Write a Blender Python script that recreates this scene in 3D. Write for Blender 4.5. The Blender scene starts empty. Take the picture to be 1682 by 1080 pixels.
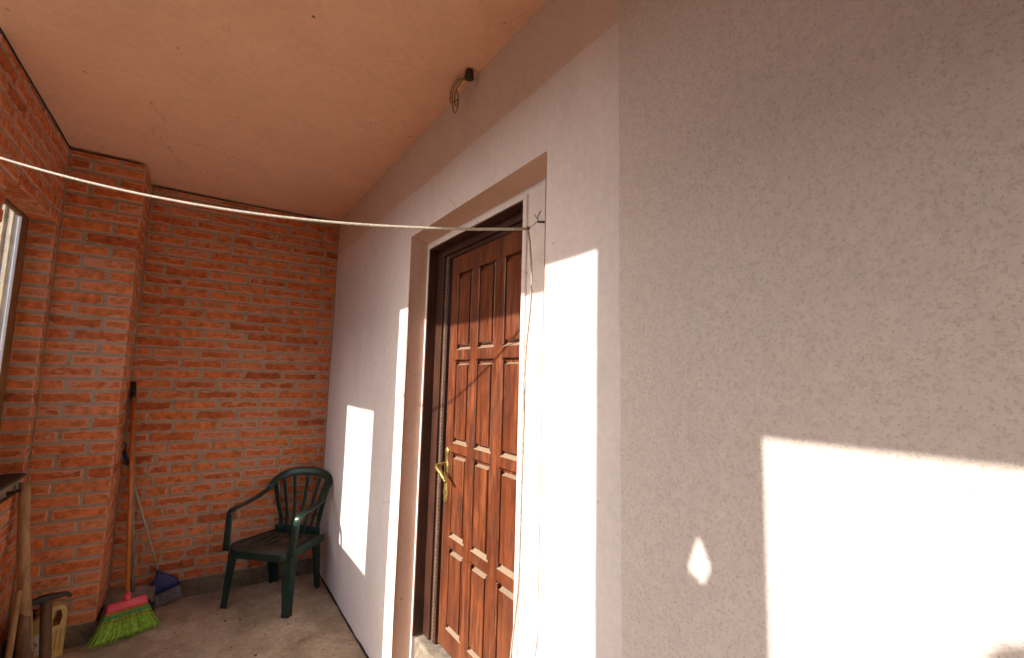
import bpy, bmesh, math, random
from mathutils import Vector, Matrix, noise

random.seed(7)
scene = bpy.context.scene
C = scene.collection

# ------------------------------------------------------------------ camera
CAM = Vector((0.0, 0.0, 1.6081))
YAW, PITCH, ROLL, FPX = 0.5837, 0.1063, 0.0256, 767.042
fw = Vector((math.sin(YAW)*math.cos(PITCH), math.cos(YAW)*math.cos(PITCH), math.sin(PITCH)))
rt = Vector((math.cos(YAW), -math.sin(YAW), 0))
up = rt.cross(fw)
rt2 = rt*math.cos(ROLL) + up*math.sin(ROLL)
up2 = -rt*math.sin(ROLL) + up*math.cos(ROLL)
cam_data = bpy.data.cameras.new('camera')
cam = bpy.data.objects.new('camera', cam_data)
C.objects.link(cam)
cam_data.sensor_width = 36
cam_data.lens = FPX/1682*36
cam_data.clip_start = 0.02
cam_data.clip_end = 600
m = Matrix((rt2, up2, -fw)).transposed().to_4x4()
m.translation = CAM
cam.matrix_world = m
scene.camera = cam

# ------------------------------------------------------------------ sky, sun, exposure
SUN_EL = math.atan(0.575)
world = bpy.data.worlds.new('World')
scene.world = world
world.use_nodes = True
wn = world.node_tree
bg = wn.nodes['Background']
sky = wn.nodes.new('ShaderNodeTexSky')
sky.sky_type = 'NISHITA'
sky.sun_disc = False
sky.sun_elevation = SUN_EL
sky.sun_rotation = math.radians(270)
sky.air_density = 1.0
sky.dust_density = 2.0
wn.links.new(sky.outputs[0], bg.inputs[0])
bg.inputs[1].default_value = 0.15
sun_data = bpy.data.lights.new('sun', 'SUN')
sun_data.energy = 2.8
sun_data.angle = math.radians(0.53)
sun_data.color = (1.0, 0.92, 0.82)
sun = bpy.data.objects.new('sun', sun_data)
C.objects.link(sun)
SUN_TO = Vector((-1.0, 0.015, 0.575)).normalized()      # towards the sun
sun.rotation_euler = SUN_TO.to_track_quat('Z', 'Y').to_euler()
sun.location = (-6, 1, 6)
scene.view_settings.view_transform = 'Standard'
scene.view_settings.look = 'None'
scene.view_settings.exposure = 1.47
scene.view_settings.gamma = 1.0
scene.view_settings.use_curve_mapping = False
scene.cycles.max_bounces = 14
scene.cycles.diffuse_bounces = 6
scene.cycles.glossy_bounces = 4
scene.cycles.transparent_max_bounces = 8
scene.cycles.use_denoising = True

# ------------------------------------------------------------------ main planes (metres)
SY0_ = 2.605
W, D, H, L = 0.9274, 4.2147, 2.964, -0.7773      # house wall, back wall, ceiling, side wall
PF, PX = 3.7993, -0.4029                          # pillar front, pillar right side
NY0, NY1, NZ = 1.216, 2.445, 2.385                # door niche
X1 = 1.026                                        # plaster ledge round the door
XL = 1.100                                        # door leaf front
OY0, OY1, OZ = 1.462, 2.427, 2.328                # wooden frame opening in the ledge

# ------------------------------------------------------------------ node helpers
def mat(name, base=(0.5, 0.5, 0.5), rough=0.6, spec=0.5):
    mt = bpy.data.materials.new(name)
    mt.use_nodes = True
    nt = mt.node_tree
    b = nt.nodes['Principled BSDF']
    b.inputs['Base Color'].default_value = (*base, 1)
    b.inputs['Roughness'].default_value = rough
    b.inputs['Specular IOR Level'].default_value = spec
    return mt, nt, b

def N(nt, kind, **kw):
    n = nt.nodes.new(kind)
    for k, v in kw.items():
        if k.startswith('i_'):
            n.inputs[k[2:].replace('_', ' ')].default_value = v
        else:
            setattr(n, k, v)
    return n

def pos(nt, scale=(1, 1, 1), obj=False):
    mp = N(nt, 'ShaderNodeMapping')
    mp.inputs['Scale'].default_value = scale
    if obj:
        t = N(nt, 'ShaderNodeTexCoord')
        nt.links.new(t.outputs['Object'], mp.inputs['Vector'])
    else:
        g = N(nt, 'ShaderNodeNewGeometry')
        nt.links.new(g.outputs['Position'], mp.inputs['Vector'])
    return mp.outputs[0]

def noi(nt, vec, scale, detail=4, rough=0.55, dist=0.0):
    n = N(nt, 'ShaderNodeTexNoise')
    n.inputs['Scale'].default_value = scale
    n.inputs['Detail'].default_value = detail
    n.inputs['Roughness'].default_value = rough
    n.inputs['Distortion'].default_value = dist
    nt.links.new(vec, n.inputs['Vector'])
    return n.outputs['Fac']

def ramp(nt, fac, stops, interp='LINEAR'):
    r = N(nt, 'ShaderNodeValToRGB')
    cr = r.color_ramp
    cr.interpolation = interp
    while len(cr.elements) < len(stops):
        cr.elements.new(0.5)
    for e, (p, c) in zip(cr.elements, stops):
        e.position = p
        e.color = (*c, 1) if len(c) == 3 else c
    nt.links.new(fac, r.inputs[0])
    return r.outputs[0]

def grey(a, b, p0=0.0, p1=1.0):
    return [(p0, (a, a, a)), (p1, (b, b, b))]

def mix(nt, fac, a, b, mode='MIX'):
    n = N(nt, 'ShaderNodeMix', data_type='RGBA', blend_type=mode)
    for sock, v in ((n.inputs[0], fac), (n.inputs[6], a), (n.inputs[7], b)):
        if hasattr(v, 'is_output') or hasattr(v, 'links'):
            nt.links.new(v, sock)
        elif isinstance(v, (tuple, list)):
            sock.default_value = (*v, 1) if len(v) == 3 else v
        else:
            sock.default_value = v
    return n.outputs[2]

def math_n(nt, op, a, b=None):
    n = N(nt, 'ShaderNodeMath', operation=op)
    for sock, v in ((n.inputs[0], a), (n.inputs[1], b)):
        if v is None:
            continue
        if hasattr(v, 'links'):
            nt.links.new(v, sock)
        else:
            sock.default_value = v
    return n.outputs[0]

def bump(nt, b, height, strength=0.3, dist=0.01):
    n = N(nt, 'ShaderNodeBump')
    n.inputs['Strength'].default_value = strength
    n.inputs['Distance'].default_value = dist
    nt.links.new(height, n.inputs['Height'])
    nt.links.new(n.outputs[0], b.inputs['Normal'])

M = {}

def plain(key, base, rough=0.5, spec=0.5, var=0.12, scale=30, bmp=0.0, metal=0.0):
    mt, nt, b = mat(key, base, rough, spec)
    v = noi(nt, pos(nt), scale, 5)
    f = ramp(nt, v, grey(1-var*1.6, 1+var, 0.3, 0.75))
    nt.links.new(mix(nt, 1.0, base, f, 'MULTIPLY'), b.inputs['Base Color'])
    b.inputs['Metallic'].default_value = metal
    if bmp:
        bump(nt, b, v, bmp, 0.004)
    M[key] = mt
    return mt

# brick: burnt orange faces, pale mortar smeared round the edges
mt, nt, b = mat('brick', rough=0.85, spec=0.25)
oi = N(nt, 'ShaderNodeObjectInfo')
P = pos(nt)
tone = ramp(nt, oi.outputs['Random'], [(0.0, (0.44, 0.112, 0.036)), (0.3, (0.60, 0.165, 0.052)), (0.7, (0.67, 0.205, 0.068)), (1.0, (0.58, 0.21, 0.095))])
n1 = noi(nt, P, 26, 5, 0.6)
tone = mix(nt, 1.0, tone, ramp(nt, n1, grey(0.50, 1.28, 0.28, 0.74)), 'MULTIPLY')
n2 = noi(nt, pos(nt, (1, 1, 2.4)), 14, 5, 0.6, 0.4)
at = N(nt, 'ShaderNodeAttribute', attribute_name='edge')
e = math_n(nt, 'ADD', math_n(nt, 'MULTIPLY', at.outputs['Fac'], 0.62), math_n(nt, 'MULTIPLY', math_n(nt, 'SUBTRACT', n2, 0.5), 2.6))
thr = math_n(nt, 'MULTIPLY', math_n(nt, 'SUBTRACT', math_n(nt, 'FRACT', math_n(nt, 'MULTIPLY', oi.outputs['Random'], 7.31)), 0.5), 0.55)
sm = ramp(nt, math_n(nt, 'ADD', e, thr), grey(0.0, 0.88, 0.32, 0.45))
smc = mix(nt, n1, (0.62, 0.32, 0.205), (0.56, 0.23, 0.13))
col = mix(nt, sm, tone, smc)
dark = ramp(nt, noi(nt, P, 9, 3), grey(0.0, 0.35, 0.62, 0.75))
col = mix(nt, dark, col, (0.17, 0.040, 0.022))
nt.links.new(col, b.inputs['Base Color'])
bump(nt, b, noi(nt, P, 85, 6, 0.65), 0.55, 0.006)
M['brick'] = mt

mt, nt, b = mat('mortar', rough=0.95, spec=0.15)
P = pos(nt)
n1 = noi(nt, P, 18, 6, 0.65)
col = ramp(nt, n1, [(0.25, (0.24, 0.185, 0.13)), (0.5, (0.36, 0.29, 0.215)), (0.8, (0.45, 0.37, 0.285))])
nt.links.new(col, b.inputs['Base Color'])
bump(nt, b, noi(nt, P, 120, 5, 0.7), 0.7, 0.006)
M['mortar'] = mt

def plaster(key, base, stain, spot=0.6, bm=0.25, speck=False, rough=0.85):
    mt, nt, b = mat(key, base, rough, 0.25)
    P = pos(nt)
    big = noi(nt, P, 1.7, 5, 0.6, 0.3)
    col = mix(nt, ramp(nt, big, grey(0.0, 0.55, 0.42, 0.75)), base, stain)
    fine = noi(nt, P, 40, 5, 0.6)
    col = mix(nt, 1.0, col, ramp(nt, fine, grey(0.93, 1.04, 0.3, 0.7)), 'MULTIPLY')
    # fly specks
    vo = N(nt, 'ShaderNodeTexVoronoi', feature='F1')
    vo.inputs['Scale'].default_value = 9.0
    vo.inputs['Randomness'].default_value = 1.0
    nt.links.new(P, vo.inputs['Vector'])
    sz = noi(nt, P, 6.0, 2)
    d = math_n(nt, 'SUBTRACT', vo.outputs['Distance'], math_n(nt, 'MULTIPLY', math_n(nt, 'SUBTRACT', sz, 0.5), 0.22))
    col = mix(nt, ramp(nt, d, grey(spot, 0.0, 0.025, 0.06)), col, (0.10, 0.06, 0.035))
    vc = N(nt, 'ShaderNodeTexVoronoi', feature='DISTANCE_TO_EDGE')
    vc.inputs['Scale'].default_value = 0.9
    nd = N(nt, 'ShaderNodeVectorMath', operation='ADD')
    nz = N(nt, 'ShaderNodeTexNoise'); nz.inputs['Scale'].default_value = 3.0; nz.inputs['Detail'].default_value = 6
    nt.links.new(P, nz.inputs['Vector'])
    sc_ = N(nt, 'ShaderNodeVectorMath', operation='SCALE'); sc_.inputs['Scale'].default_value = 0.45
    nt.links.new(nz.outputs['Color'], sc_.inputs[0])
    nt.links.new(P, nd.inputs[0]); nt.links.new(sc_.outputs[0], nd.inputs[1])
    nt.links.new(nd.outputs[0], vc.inputs['Vector'])
    ck = math_n(nt, 'MULTIPLY', ramp(nt, vc.outputs['Distance'], grey(1.0, 0.0, 0.0, 0.0045)), ramp(nt, noi(nt, P, 1.4, 3), grey(0.0, 0.55, 0.52, 0.62)))
    if not speck:
        col = mix(nt, ck, col, tuple(x*0.45 for x in stain))
        pat = noi(nt, pos(nt, (1.0, 1.0, 0.6)), 4.5, 7, 0.66, 0.8)
        col = mix(nt, 1.0, col, ramp(nt, pat, grey(0.945, 1.03, 0.32, 0.68)), 'MULTIPLY')
    h = noi(nt, P, 14, 6, 0.6)
    if speck:
        v2 = N(nt, 'ShaderNodeTexVoronoi', feature='F1')
        v2.inputs['Scale'].default_value = 150
        nt.links.new(P, v2.inputs['Vector'])
        n3 = noi(nt, P, 215, 3, 0.6)
        n4 = noi(nt, P, 135, 3, 0.6)
        col = mix(nt, ramp(nt, n4, grey(0.0, 0.34, 0.52, 0.64)), col, (0.42, 0.335, 0.27))
        col = mix(nt, ramp(nt, n3, grey(0.0, 0.48, 0.60, 0.68)), col, (0.30, 0.23, 0.18))
        h = math_n(nt, 'ADD', math_n(nt, 'MULTIPLY', n4, 1.2), n3)
        bump(nt, b, h, 0.35, 0.004)
    else:
        bump(nt, b, math_n(nt, 'ADD', h, math_n(nt, 'MULTIPLY', fine, 0.3)), bm, 0.008)
    nt.links.new(col, b.inputs['Base Color'])
    M[key] = mt
plaster('smooth_plaster', (0.78, 0.725, 0.705), (0.73, 0.655, 0.62), 0.35)
plaster('roughcast', (0.69, 0.628, 0.585), (0.66, 0.588, 0.535), 0.25, speck=True)
plaster('band_plaster', (0.73, 0.61, 0.53), (0.69, 0.56, 0.47), 0.4)
plaster('ceiling_paint', (0.83, 0.51, 0.35), (0.77, 0.455, 0.305), 0.75)
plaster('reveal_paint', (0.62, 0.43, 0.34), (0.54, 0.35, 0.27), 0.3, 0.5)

mt, nt, b = mat('concrete_floor', rough=0.9, spec=0.25)
P = pos(nt)
a1 = noi(nt, P, 4.2, 9, 0.68, 0.4)
col = ramp(nt, a1, [(0.30, (0.27, 0.20, 0.135)), (0.42, (0.40, 0.30, 0.20)), (0.58, (0.52, 0.40, 0.275)), (0.75, (0.60, 0.49, 0.37))])
a2 = noi(nt, P, 38, 6, 0.72)
col = mix(nt, 1.0, col, ramp(nt, a2, grey(0.72, 1.18, 0.3, 0.72)), 'MULTIPLY')
a3 = noi(nt, pos(nt, (1, 1, 1)), 55, 3, 0.6)
col = mix(nt, ramp(nt, a3, grey(0.0, 0.75, 0.69, 0.74)), col, (0.07, 0.045, 0.028))
gp_ = noi(nt, P, 1.9, 5, 0.6)
col = mix(nt, ramp(nt, gp_, grey(0.0, 0.6, 0.52, 0.66)), col, (0.26, 0.225, 0.165))
vo = N(nt, 'ShaderNodeTexVoronoi', feature='F1')
vo.inputs['Scale'].default_value = 11.0
nt.links.new(P, vo.inputs['Vector'])
col = mix(nt, ramp(nt, vo.outputs['Distance'], grey(0.85, 0.0, 0.05, 0.085)), col, (0.06, 0.04, 0.028))
nt.links.new(col, b.inputs['Base Color'])
bump(nt, b, math_n(nt, 'ADD', a1, math_n(nt, 'MULTIPLY', a2, 0.4)), 0.5, 0.012)
M['concrete_floor'] = mt

mt, nt, b = mat('plinth_concrete', rough=0.95, spec=0.2)
P = pos(nt)
a1 = noi(nt, P, 8, 7, 0.7)
nt.links.new(ramp(nt, a1, [(0.3, (0.09, 0.065, 0.042)), (0.55, (0.19, 0.145, 0.098)), (0.75, (0.30, 0.235, 0.165))]), b.inputs['Base Color'])
bump(nt, b, noi(nt, P, 50, 6, 0.7), 0.8, 0.012)
M['plinth_concrete'] = mt

def wood(key, c_dark, c_mid, c_light, rough=0.42, dust=0.0, stretch=(9, 9, 0.75), sc=5.0, coat=0.0):
    mt, nt, b = mat(key, c_mid, rough, 0.5)
    P = pos(nt, stretch)
    g1 = noi(nt, P, sc, 6, 0.62, 0.6)
    col = ramp(nt, g1, [(0.28, c_dark), (0.48, c_mid), (0.72, c_light)])
    g2 = noi(nt, pos(nt, (stretch[0]*5, stretch[1]*5, stretch[2]*2)), sc, 4, 0.6)
    col = mix(nt, 1.0, col, ramp(nt, g2, grey(0.72, 1.15, 0.32, 0.7)), 'MULTIPLY')
    wear = noi(nt, pos(nt, (1, 1, 0.5)), 5.5, 6, 0.68)
    col = mix(nt, ramp(nt, wear, grey(0.0, 0.75, 0.44, 0.66)), col, tuple(x*0.42 for x in c_mid))
    if dust:
        gr_ = noi(nt, pos(nt, (1.6, 1.6, 0.5)), 9.0, 7, 0.66, 0.0)
        col = mix(nt, ramp(nt, gr_, grey(0.0, 0.6, 0.52, 0.70)), col, tuple(x*0.45 for x in c_dark))
        fd = noi(nt, pos(nt, (6, 6, 0.9)), 7.0, 6, 0.7)
        col = mix(nt, ramp(nt, fd, grey(0.0, 0.45, 0.56, 0.70)), col, tuple(min(1, x*1.5) for x in c_light))
        nt.links.new(ramp(nt, gr_, grey(0.28, 0.62, 0.4, 0.7)), b.inputs['Roughness'])
        g = N(nt, 'ShaderNodeNewGeometry')
        sx = N(nt, 'ShaderNodeSeparateXYZ')
        nt.links.new(g.outputs['Normal'], sx.inputs[0])
        col = mix(nt, ramp(nt, sx.outputs['Z'], grey(0.0, dust, 0.25, 0.45)), col, (0.36, 0.28, 0.20))
    nt.links.new(col, b.inputs['Base Color'])
    b.inputs['Coat Weight'].default_value = coat
    b.inputs['Coat Roughness'].default_value = 0.35
    bump(nt, b, g2, 0.12, 0.003)
    M[key] = mt
wood('door_wood', (0.042, 0.012, 0.006), (0.15, 0.038, 0.014), (0.27, 0.082, 0.027), 0.38, dust=0.75, coat=0.25)
wood('frame_wood', (0.028, 0.011, 0.007), (0.062, 0.023, 0.013), (0.105, 0.040, 0.022), 0.45, coat=0.2)
wood('timber', (0.22, 0.12, 0.055), (0.36, 0.215, 0.10), (0.48, 0.31, 0.16), 0.75)
wood('stick_wood', (0.20, 0.115, 0.05), (0.40, 0.25, 0.11), (0.52, 0.35, 0.18), 0.7)
wood('tool_wood', (0.075, 0.036, 0.018), (0.16, 0.080, 0.038), (0.25, 0.14, 0.07), 0.7)
wood('window_wood', (0.15, 0.062, 0.020), (0.25, 0.115, 0.038), (0.33, 0.165, 0.06), 0.5)
wood('outdoor_board', (0.36, 0.29, 0.25), (0.46, 0.385, 0.34), (0.56, 0.48, 0.43), 0.8)
wood('batten_wood', (0.50, 0.38, 0.22), (0.62, 0.48, 0.30), (0.70, 0.56, 0.37), 0.8)
plain('brass', (0.50, 0.36, 0.13), 0.38, 0.5, 0.35, 60, 0.2, 0.85)
plain('steel', (0.32, 0.30, 0.28), 0.5, 0.5, 0.3, 50, 0.1, 0.6)
plain('green_plastic', (0.010, 0.034, 0.024), 0.30, 0.5, 0.3, 12, 0.03)
plain('seat_dust', (0.060, 0.050, 0.032), 0.6, 0.4, 0.45, 14, 0.05)
plain('rope', (0.45, 0.40, 0.33), 0.8, 0.3, 0.2, 90, 0.3)
plain('grey_cord', (0.20, 0.16, 0.125), 0.8, 0.3, 0.2, 90, 0.3)
plain('orange_handle', (0.50, 0.145, 0.022), 0.38, 0.5, 0.2, 25)
plain('black_plastic', (0.012, 0.011, 0.011), 0.45, 0.5, 0.2, 30)
plain('black_iron', (0.022, 0.019, 0.018), 0.55, 0.5, 0.4, 40, 0.2)
plain('pink_plastic', (0.62, 0.050, 0.078), 0.42, 0.5, 0.15, 15)
plain('lime_bristle', (0.27, 0.48, 0.03), 0.5, 0.4, 0.3, 60)
plain('teal_thread', (0.03, 0.30, 0.12), 0.6, 0.3, 0.1, 60)
plain('red_thread', (0.45, 0.12, 0.03), 0.6, 0.3, 0.1, 60)
plain('blue_plastic', (0.020, 0.026, 0.115), 0.45, 0.4, 0.2, 20)
plain('grey_bristle', (0.20, 0.17, 0.18), 0.6, 0.3, 0.3, 60)
plain('grey_plastic', (0.24, 0.205, 0.17), 0.55, 0.4, 0.25, 20)
plain('pale_handle', (0.40, 0.33, 0.26), 0.5, 0.4, 0.2, 30)
plain('jug_plastic', (0.52, 0.36, 0.13), 0.32, 0.5, 0.15, 12)
plain('label_white', (0.62, 0.58, 0.52), 0.6, 0.3, 0.15, 20)
plain('label_red', (0.35, 0.10, 0.05), 0.6, 0.3, 0.1, 20)
plain('label_green', (0.02, 0.13, 0.04), 0.6, 0.3, 0.1, 20)
plain('dark_tin', (0.045, 0.032, 0.024), 0.6, 0.5, 0.3, 20)
plain('old_cable', (0.32, 0.21, 0.10), 0.7, 0.3, 0.3, 60)
plain('bakelite', (0.045, 0.028, 0.018), 0.5, 0.5, 0.2, 40)
plain('bead_trim', (0.17, 0.115, 0.085), 0.5, 0.5, 0.2, 40)
plain('white_pvc', (0.72, 0.75, 0.78), 0.4, 0.5, 0.05, 30)
plain('roof_metal', (0.25, 0.23, 0.22), 0.6, 0.5, 0.2, 5)

mt, nt, b = mat('soil', rough=0.95, spec=0.1)
P = pos(nt)
nt.links.new(ramp(nt, noi(nt, P, 1.2, 8, 0.7), [(0.3, (0.24, 0.13, 0.075)), (0.5, (0.36, 0.21, 0.12)), (0.75, (0.44, 0.28, 0.17))]), b.inputs['Base Color'])
bump(nt, b, noi(nt, P, 12, 6, 0.7), 0.8, 0.05)
M['soil'] = mt

mt = bpy.data.materials.new('window_glass')
mt.use_nodes = True
nt = mt.node_tree
nt.nodes.clear()
out = N(nt, 'ShaderNodeOutputMaterial')
mx = N(nt, 'ShaderNodeMixShader')
fr = N(nt, 'ShaderNodeFresnel', i_IOR=1.45)
tr = N(nt, 'ShaderNodeBsdfTransparent')
tr.inputs[0].default_value = (0.93, 0.95, 0.95, 1)
gl = N(nt, 'ShaderNodeBsdfGlossy')
gl.inputs['Roughness'].default_value = 0.02
geo_ = N(nt, 'ShaderNodeNewGeometry')          # same reflectance from both faces of the thin pane
nt.links.new(math_n(nt, 'SUBTRACT', 1.45, math_n(nt, 'MULTIPLY', geo_.outputs['Backfacing'], 1.45-1/1.45)), fr.inputs['IOR'])
nt.links.new(fr.outputs[0], mx.inputs[0])
nt.links.new(tr.outputs[0], mx.inputs[1])
nt.links.new(gl.outputs[0], mx.inputs[2])
nt.links.new(mx.outputs[0], out.inputs[0])
M['window_glass'] = mt

# ------------------------------------------------------------------ object helpers
def tag(o, label=None, cat=None, group=None, kind=None):
    if label: o['label'] = label
    if cat: o['category'] = cat
    if group: o['group'] = group
    if kind: o['kind'] = kind
    return o

def thing(name, label, cat, loc=(0, 0, 0), group=None):
    o = bpy.data.objects.new(name, None)
    C.objects.link(o)
    o.empty_display_size = 0.1
    o.location = loc
    return tag(o, label, cat, group, 'thing')

def link(name, me, material, parent=None, smooth=False, loc=None):
    if smooth:
        for p in me.polygons:
            p.use_smooth = True
    if material and not me.materials:
        me.materials.append(M[material])
    o = bpy.data.objects.new(name, me)
    C.objects.link(o)
    if parent is not None:
        o.parent = parent
        # geometry is given in world coordinates: undo the parent's offset
        o.matrix_parent_inverse = Matrix.Translation(-parent.location) if loc is None else Matrix.Identity(4)
    if loc is not None:
        o.location = loc
    return o

def fin(name, bm, material, parent=None, smooth=False, loc=None):
    bmesh.ops.recalc_face_normals(bm, faces=bm.faces)
    me = bpy.data.meshes.new(name)
    bm.to_mesh(me)
    bm.free()
    return link(name, me, material, parent, smooth, loc)

def box(bm, x0, x1, y0, y1, z0, z1, bev=0.0):
    r = bmesh.ops.create_cube(bm, size=1.0)
    vs = r['verts']
    bmesh.ops.scale(bm, vec=(abs(x1-x0), abs(y1-y0), abs(z1-z0)), verts=vs)
    bmesh.ops.translate(bm, vec=((x0+x1)/2, (y0+y1)/2, (z0+z1)/2), verts=vs)
    if bev:
        es = list({e for v in vs for e in v.link_edges})
        bmesh.ops.bevel(bm, geom=es, offset=bev, segments=2, affect='EDGES', profile=0.5)

def bx(name, material, parent, x0, x1, y0, y1, z0, z1, bev=0.003):
    bm = bmesh.new()
    box(bm, x0, x1, y0, y1, z0, z1, bev)
    return fin(name, bm, material, parent)

def smooth_path(pts, n=6):
    """Catmull-Rom through pts (vectors of any length)."""
    P = [tuple(p) for p in pts]
    P = [P[0]] + P + [P[-1]]
    out = []
    for i in range(1, len(P)-2):
        for k in range(n):
            t = k/n
            q = []
            for a, b_, c, d in zip(P[i-1], P[i], P[i+1], P[i+2]):
                q.append(0.5*((2*b_) + (-a+c)*t + (2*a-5*b_+4*c-d)*t*t + (-a+3*b_-3*c+d)*t**3))
            out.append(tuple(q))
    out.append(P[-2])
    return out

def sweep(bm, path, prof, ref=Vector((0, 0, 1)), cap=True):
    """path: list of (x,y,z) or (x,y,z,sa,sb); prof: list of (a,b). a along side, b along ref-ish normal.
    ref may be a list with one vector per path point."""
    pts = [Vector(p[:3]) for p in path]
    rings = []
    for i, p in enumerate(pts):
        t = (pts[min(i+1, len(pts)-1)] - pts[max(i-1, 0)]).normalized()
        rf = ref[i] if isinstance(ref, (list, tuple)) else ref
        s = t.cross(rf)
        if s.length < 1e-5:
            s = t.cross(Vector((1, 0, 0)))
        s.normalize()
        nrm = s.cross(t).normalized()
        sa, sb = (path[i][3], path[i][4]) if len(path[i]) >= 5 else (1, 1)
        rings.append([bm.verts.new(p + s*(a*sa) + nrm*(b_*sb)) for a, b_ in prof])
    k = len(prof)
    for r0, r1 in zip(rings, rings[1:]):
        for j in range(k):
            bm.faces.new((r0[j], r0[(j+1) % k], r1[(j+1) % k], r1[j]))
    if cap:
        bm.faces.new(rings[0][::-1])
        bm.faces.new(rings[-1])
    return rings

def circ(r, n=8, ry=None):
    ry = r if ry is None else ry
    return [(r*math.cos(2*math.pi*i/n), ry*math.sin(2*math.pi*i/n)) for i in range(n)]

def rrect(a, b_, r):
    """rounded rectangle half sizes a, b_."""
    r = min(r, a*0.95, b_*0.95)
    out = []
    for cx, cy, a0 in ((a-r, b_-r, 0), (-(a-r), b_-r, 90), (-(a-r), -(b_-r), 180), (a-r, -(b_-r), 270)):
        for k in range(3):
            an = math.radians(a0 + 45*k)
            out.append((cx + r*math.cos(an), cy + r*math.sin(an)))
    return out

def tube(name, material, parent, path, r, n=8, smooth=True, ref=Vector((0, 0, 1))):
    bm = bmesh.new()
    sweep(bm, path, circ(r, n), ref)
    return fin(name, bm, material, parent, smooth)

# ------------------------------------------------------------------ ground, porch floor, ceiling
def sheet(name, material, x0, x1, y0, y1, z, step=None):
    bm = bmesh.new()
    if step:
        nx = max(1, int((x1-x0)/step)); ny = max(1, int((y1-y0)/step))
    else:
        nx = ny = 1
    g = [[bm.verts.new((x0+(x1-x0)*i/nx, y0+(y1-y0)*j/ny, z)) for j in range(ny+1)] for i in range(nx+1)]
    for i in range(nx):
        for j in range(ny):
            bm.faces.new((g[i][j], g[i+1][j], g[i+1][j+1], g[i][j+1]))
    return fin(name, bm, material)

tag(sheet('ground', 'soil', -300, 300, -300, 300, -0.12), kind='structure')

bm = bmesh.new()
x0, x1, y0, y1 = -1.05, W+0.02, -2.6, D+0.02
nx, ny = 44, 150
def fz(x, y):
    return 0.006*(noise.noise(Vector((x*2.1, y*2.1, 3.1)))) + 0.0025*noise.noise(Vector((x*9, y*9, 1.0)))
g = [[bm.verts.new((x0+(x1-x0)*i/nx, y0+(y1-y0)*j/ny, fz(x0+(x1-x0)*i/nx, y0+(y1-y0)*j/ny))) for j in range(ny+1)] for i in range(nx+1)]
for i in range(nx):
    for j in range(ny):
        bm.faces.new((g[i][j], g[i+1][j], g[i+1][j+1], g[i][j+1]))
for (a, b_) in [(g[0], None), (g[-1], None)]:
    bot = [bm.verts.new((v.co.x, v.co.y, -0.14)) for v in a]
    for j in range(len(a)-1):
        bm.faces.new((a[j], a[j+1], bot[j+1], bot[j]))
a = [g[i][0] for i in range(nx+1)]
bot = [bm.verts.new((v.co.x, v.co.y, -0.14)) for v in a]
for j in range(len(a)-1):
    bm.faces.new((a[j], a[j+1], bot[j+1], bot[j]))
tag(fin('porch_floor', bm, 'concrete_floor', smooth=True), kind='structure')

bm = bmesh.new()
nx, ny = 40, 120
x0, x1, y0, y1 = L-0.004, W+0.02, -2.6, D+0.2
def cz(x, y):
    return H + 0.006*noise.noise(Vector((x*1.3, y*1.3, 8.0))) + 0.002*noise.noise(Vector((x*5, y*5, 2.0)))
g = [[bm.verts.new((x0+(x1-x0)*i/nx, y0+(y1-y0)*j/ny, cz(x0+(x1-x0)*i/nx, y0+(y1-y0)*j/ny))) for j in range(ny+1)] for i in range(nx+1)]
for i in range(nx):
    for j in range(ny):
        bm.faces.new((g[i][j], g[i][j+1], g[i+1][j+1], g[i+1][j]))
tag(fin('ceiling', bm, 'ceiling_paint', smooth=True), kind='structure')
bm = bmesh.new()
box(bm, L-0.004, W+0.6, -2.6, D+0.5, H+0.008, H+0.20)
box(bm, L-0.25, L-0.02, SY0_, D+0.5, H-0.021, H+0.20)
box(bm, PX-0.1, W, D+0.04, D+0.5, H-0.021, H+0.006)
tag(fin('roof_slab', bm, 'roof_metal'), kind='structure')

# ------------------------------------------------------------------ house wall with the door niche
house = thing('house_wall', 'pale plastered house wall with recessed doorway, rough speckled plaster on its right half', 'wall', (W, 1.0, 0))

def wallx(y, z):
    return W + 0.0035*noise.noise(Vector((y*1.7, z*1.7, 5.0))) + 0.0012*noise.noise(Vector((y*7, z*7, 1.0)))

def lines(a, b_, step, extra):
    ls = [a]
    stops = sorted([e for e in extra if a < e < b_] + [b_])
    for s in stops:
        n = max(1, int(round((s-ls[-1])/step)))
        st = ls[-1]
        ls += [st+(s-st)*k/n for k in range(1, n+1)]
    return ls

def wall_patch(name, material, y0, y1, z0, z1, dx=0.0, hole=None, edge0=None, edge1=None, top=None, bot=None, step=0.05):
    ys = lines(y0, y1, step, [hole[0], hole[1]] if hole else [])
    zs = lines(z0, z1, step, [hole[2]] if hole else [])
    bm = bmesh.new()
    vv = {}
    def v(i, j):
        if (i, j) not in vv:
            y, z = ys[i], zs[j]
            if i == 0 and edge0: y = edge0(z)
            if i == len(ys)-1 and edge1: y = edge1(z)
            zz = z
            if j == len(zs)-1 and top: zz = top(y)
            if j == 0 and bot: zz = bot(y)
            vv[(i, j)] = bm.verts.new((wallx(y, zz)+dx, y, zz))
        return vv[(i, j)]
    for i in range(len(ys)-1):
        for j in range(len(zs)-1):
            yc, zc = (ys[i]+ys[i+1])/2, (zs[j]+zs[j+1])/2
            if hole and hole[0] < yc < hole[1] and zc < hole[2]:
                continue
            bm.faces.new((v(i, j), v(i, j+1), v(i+1, j+1), v(i+1, j)))
    return fin(name, bm, material, house, smooth=True)

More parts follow.
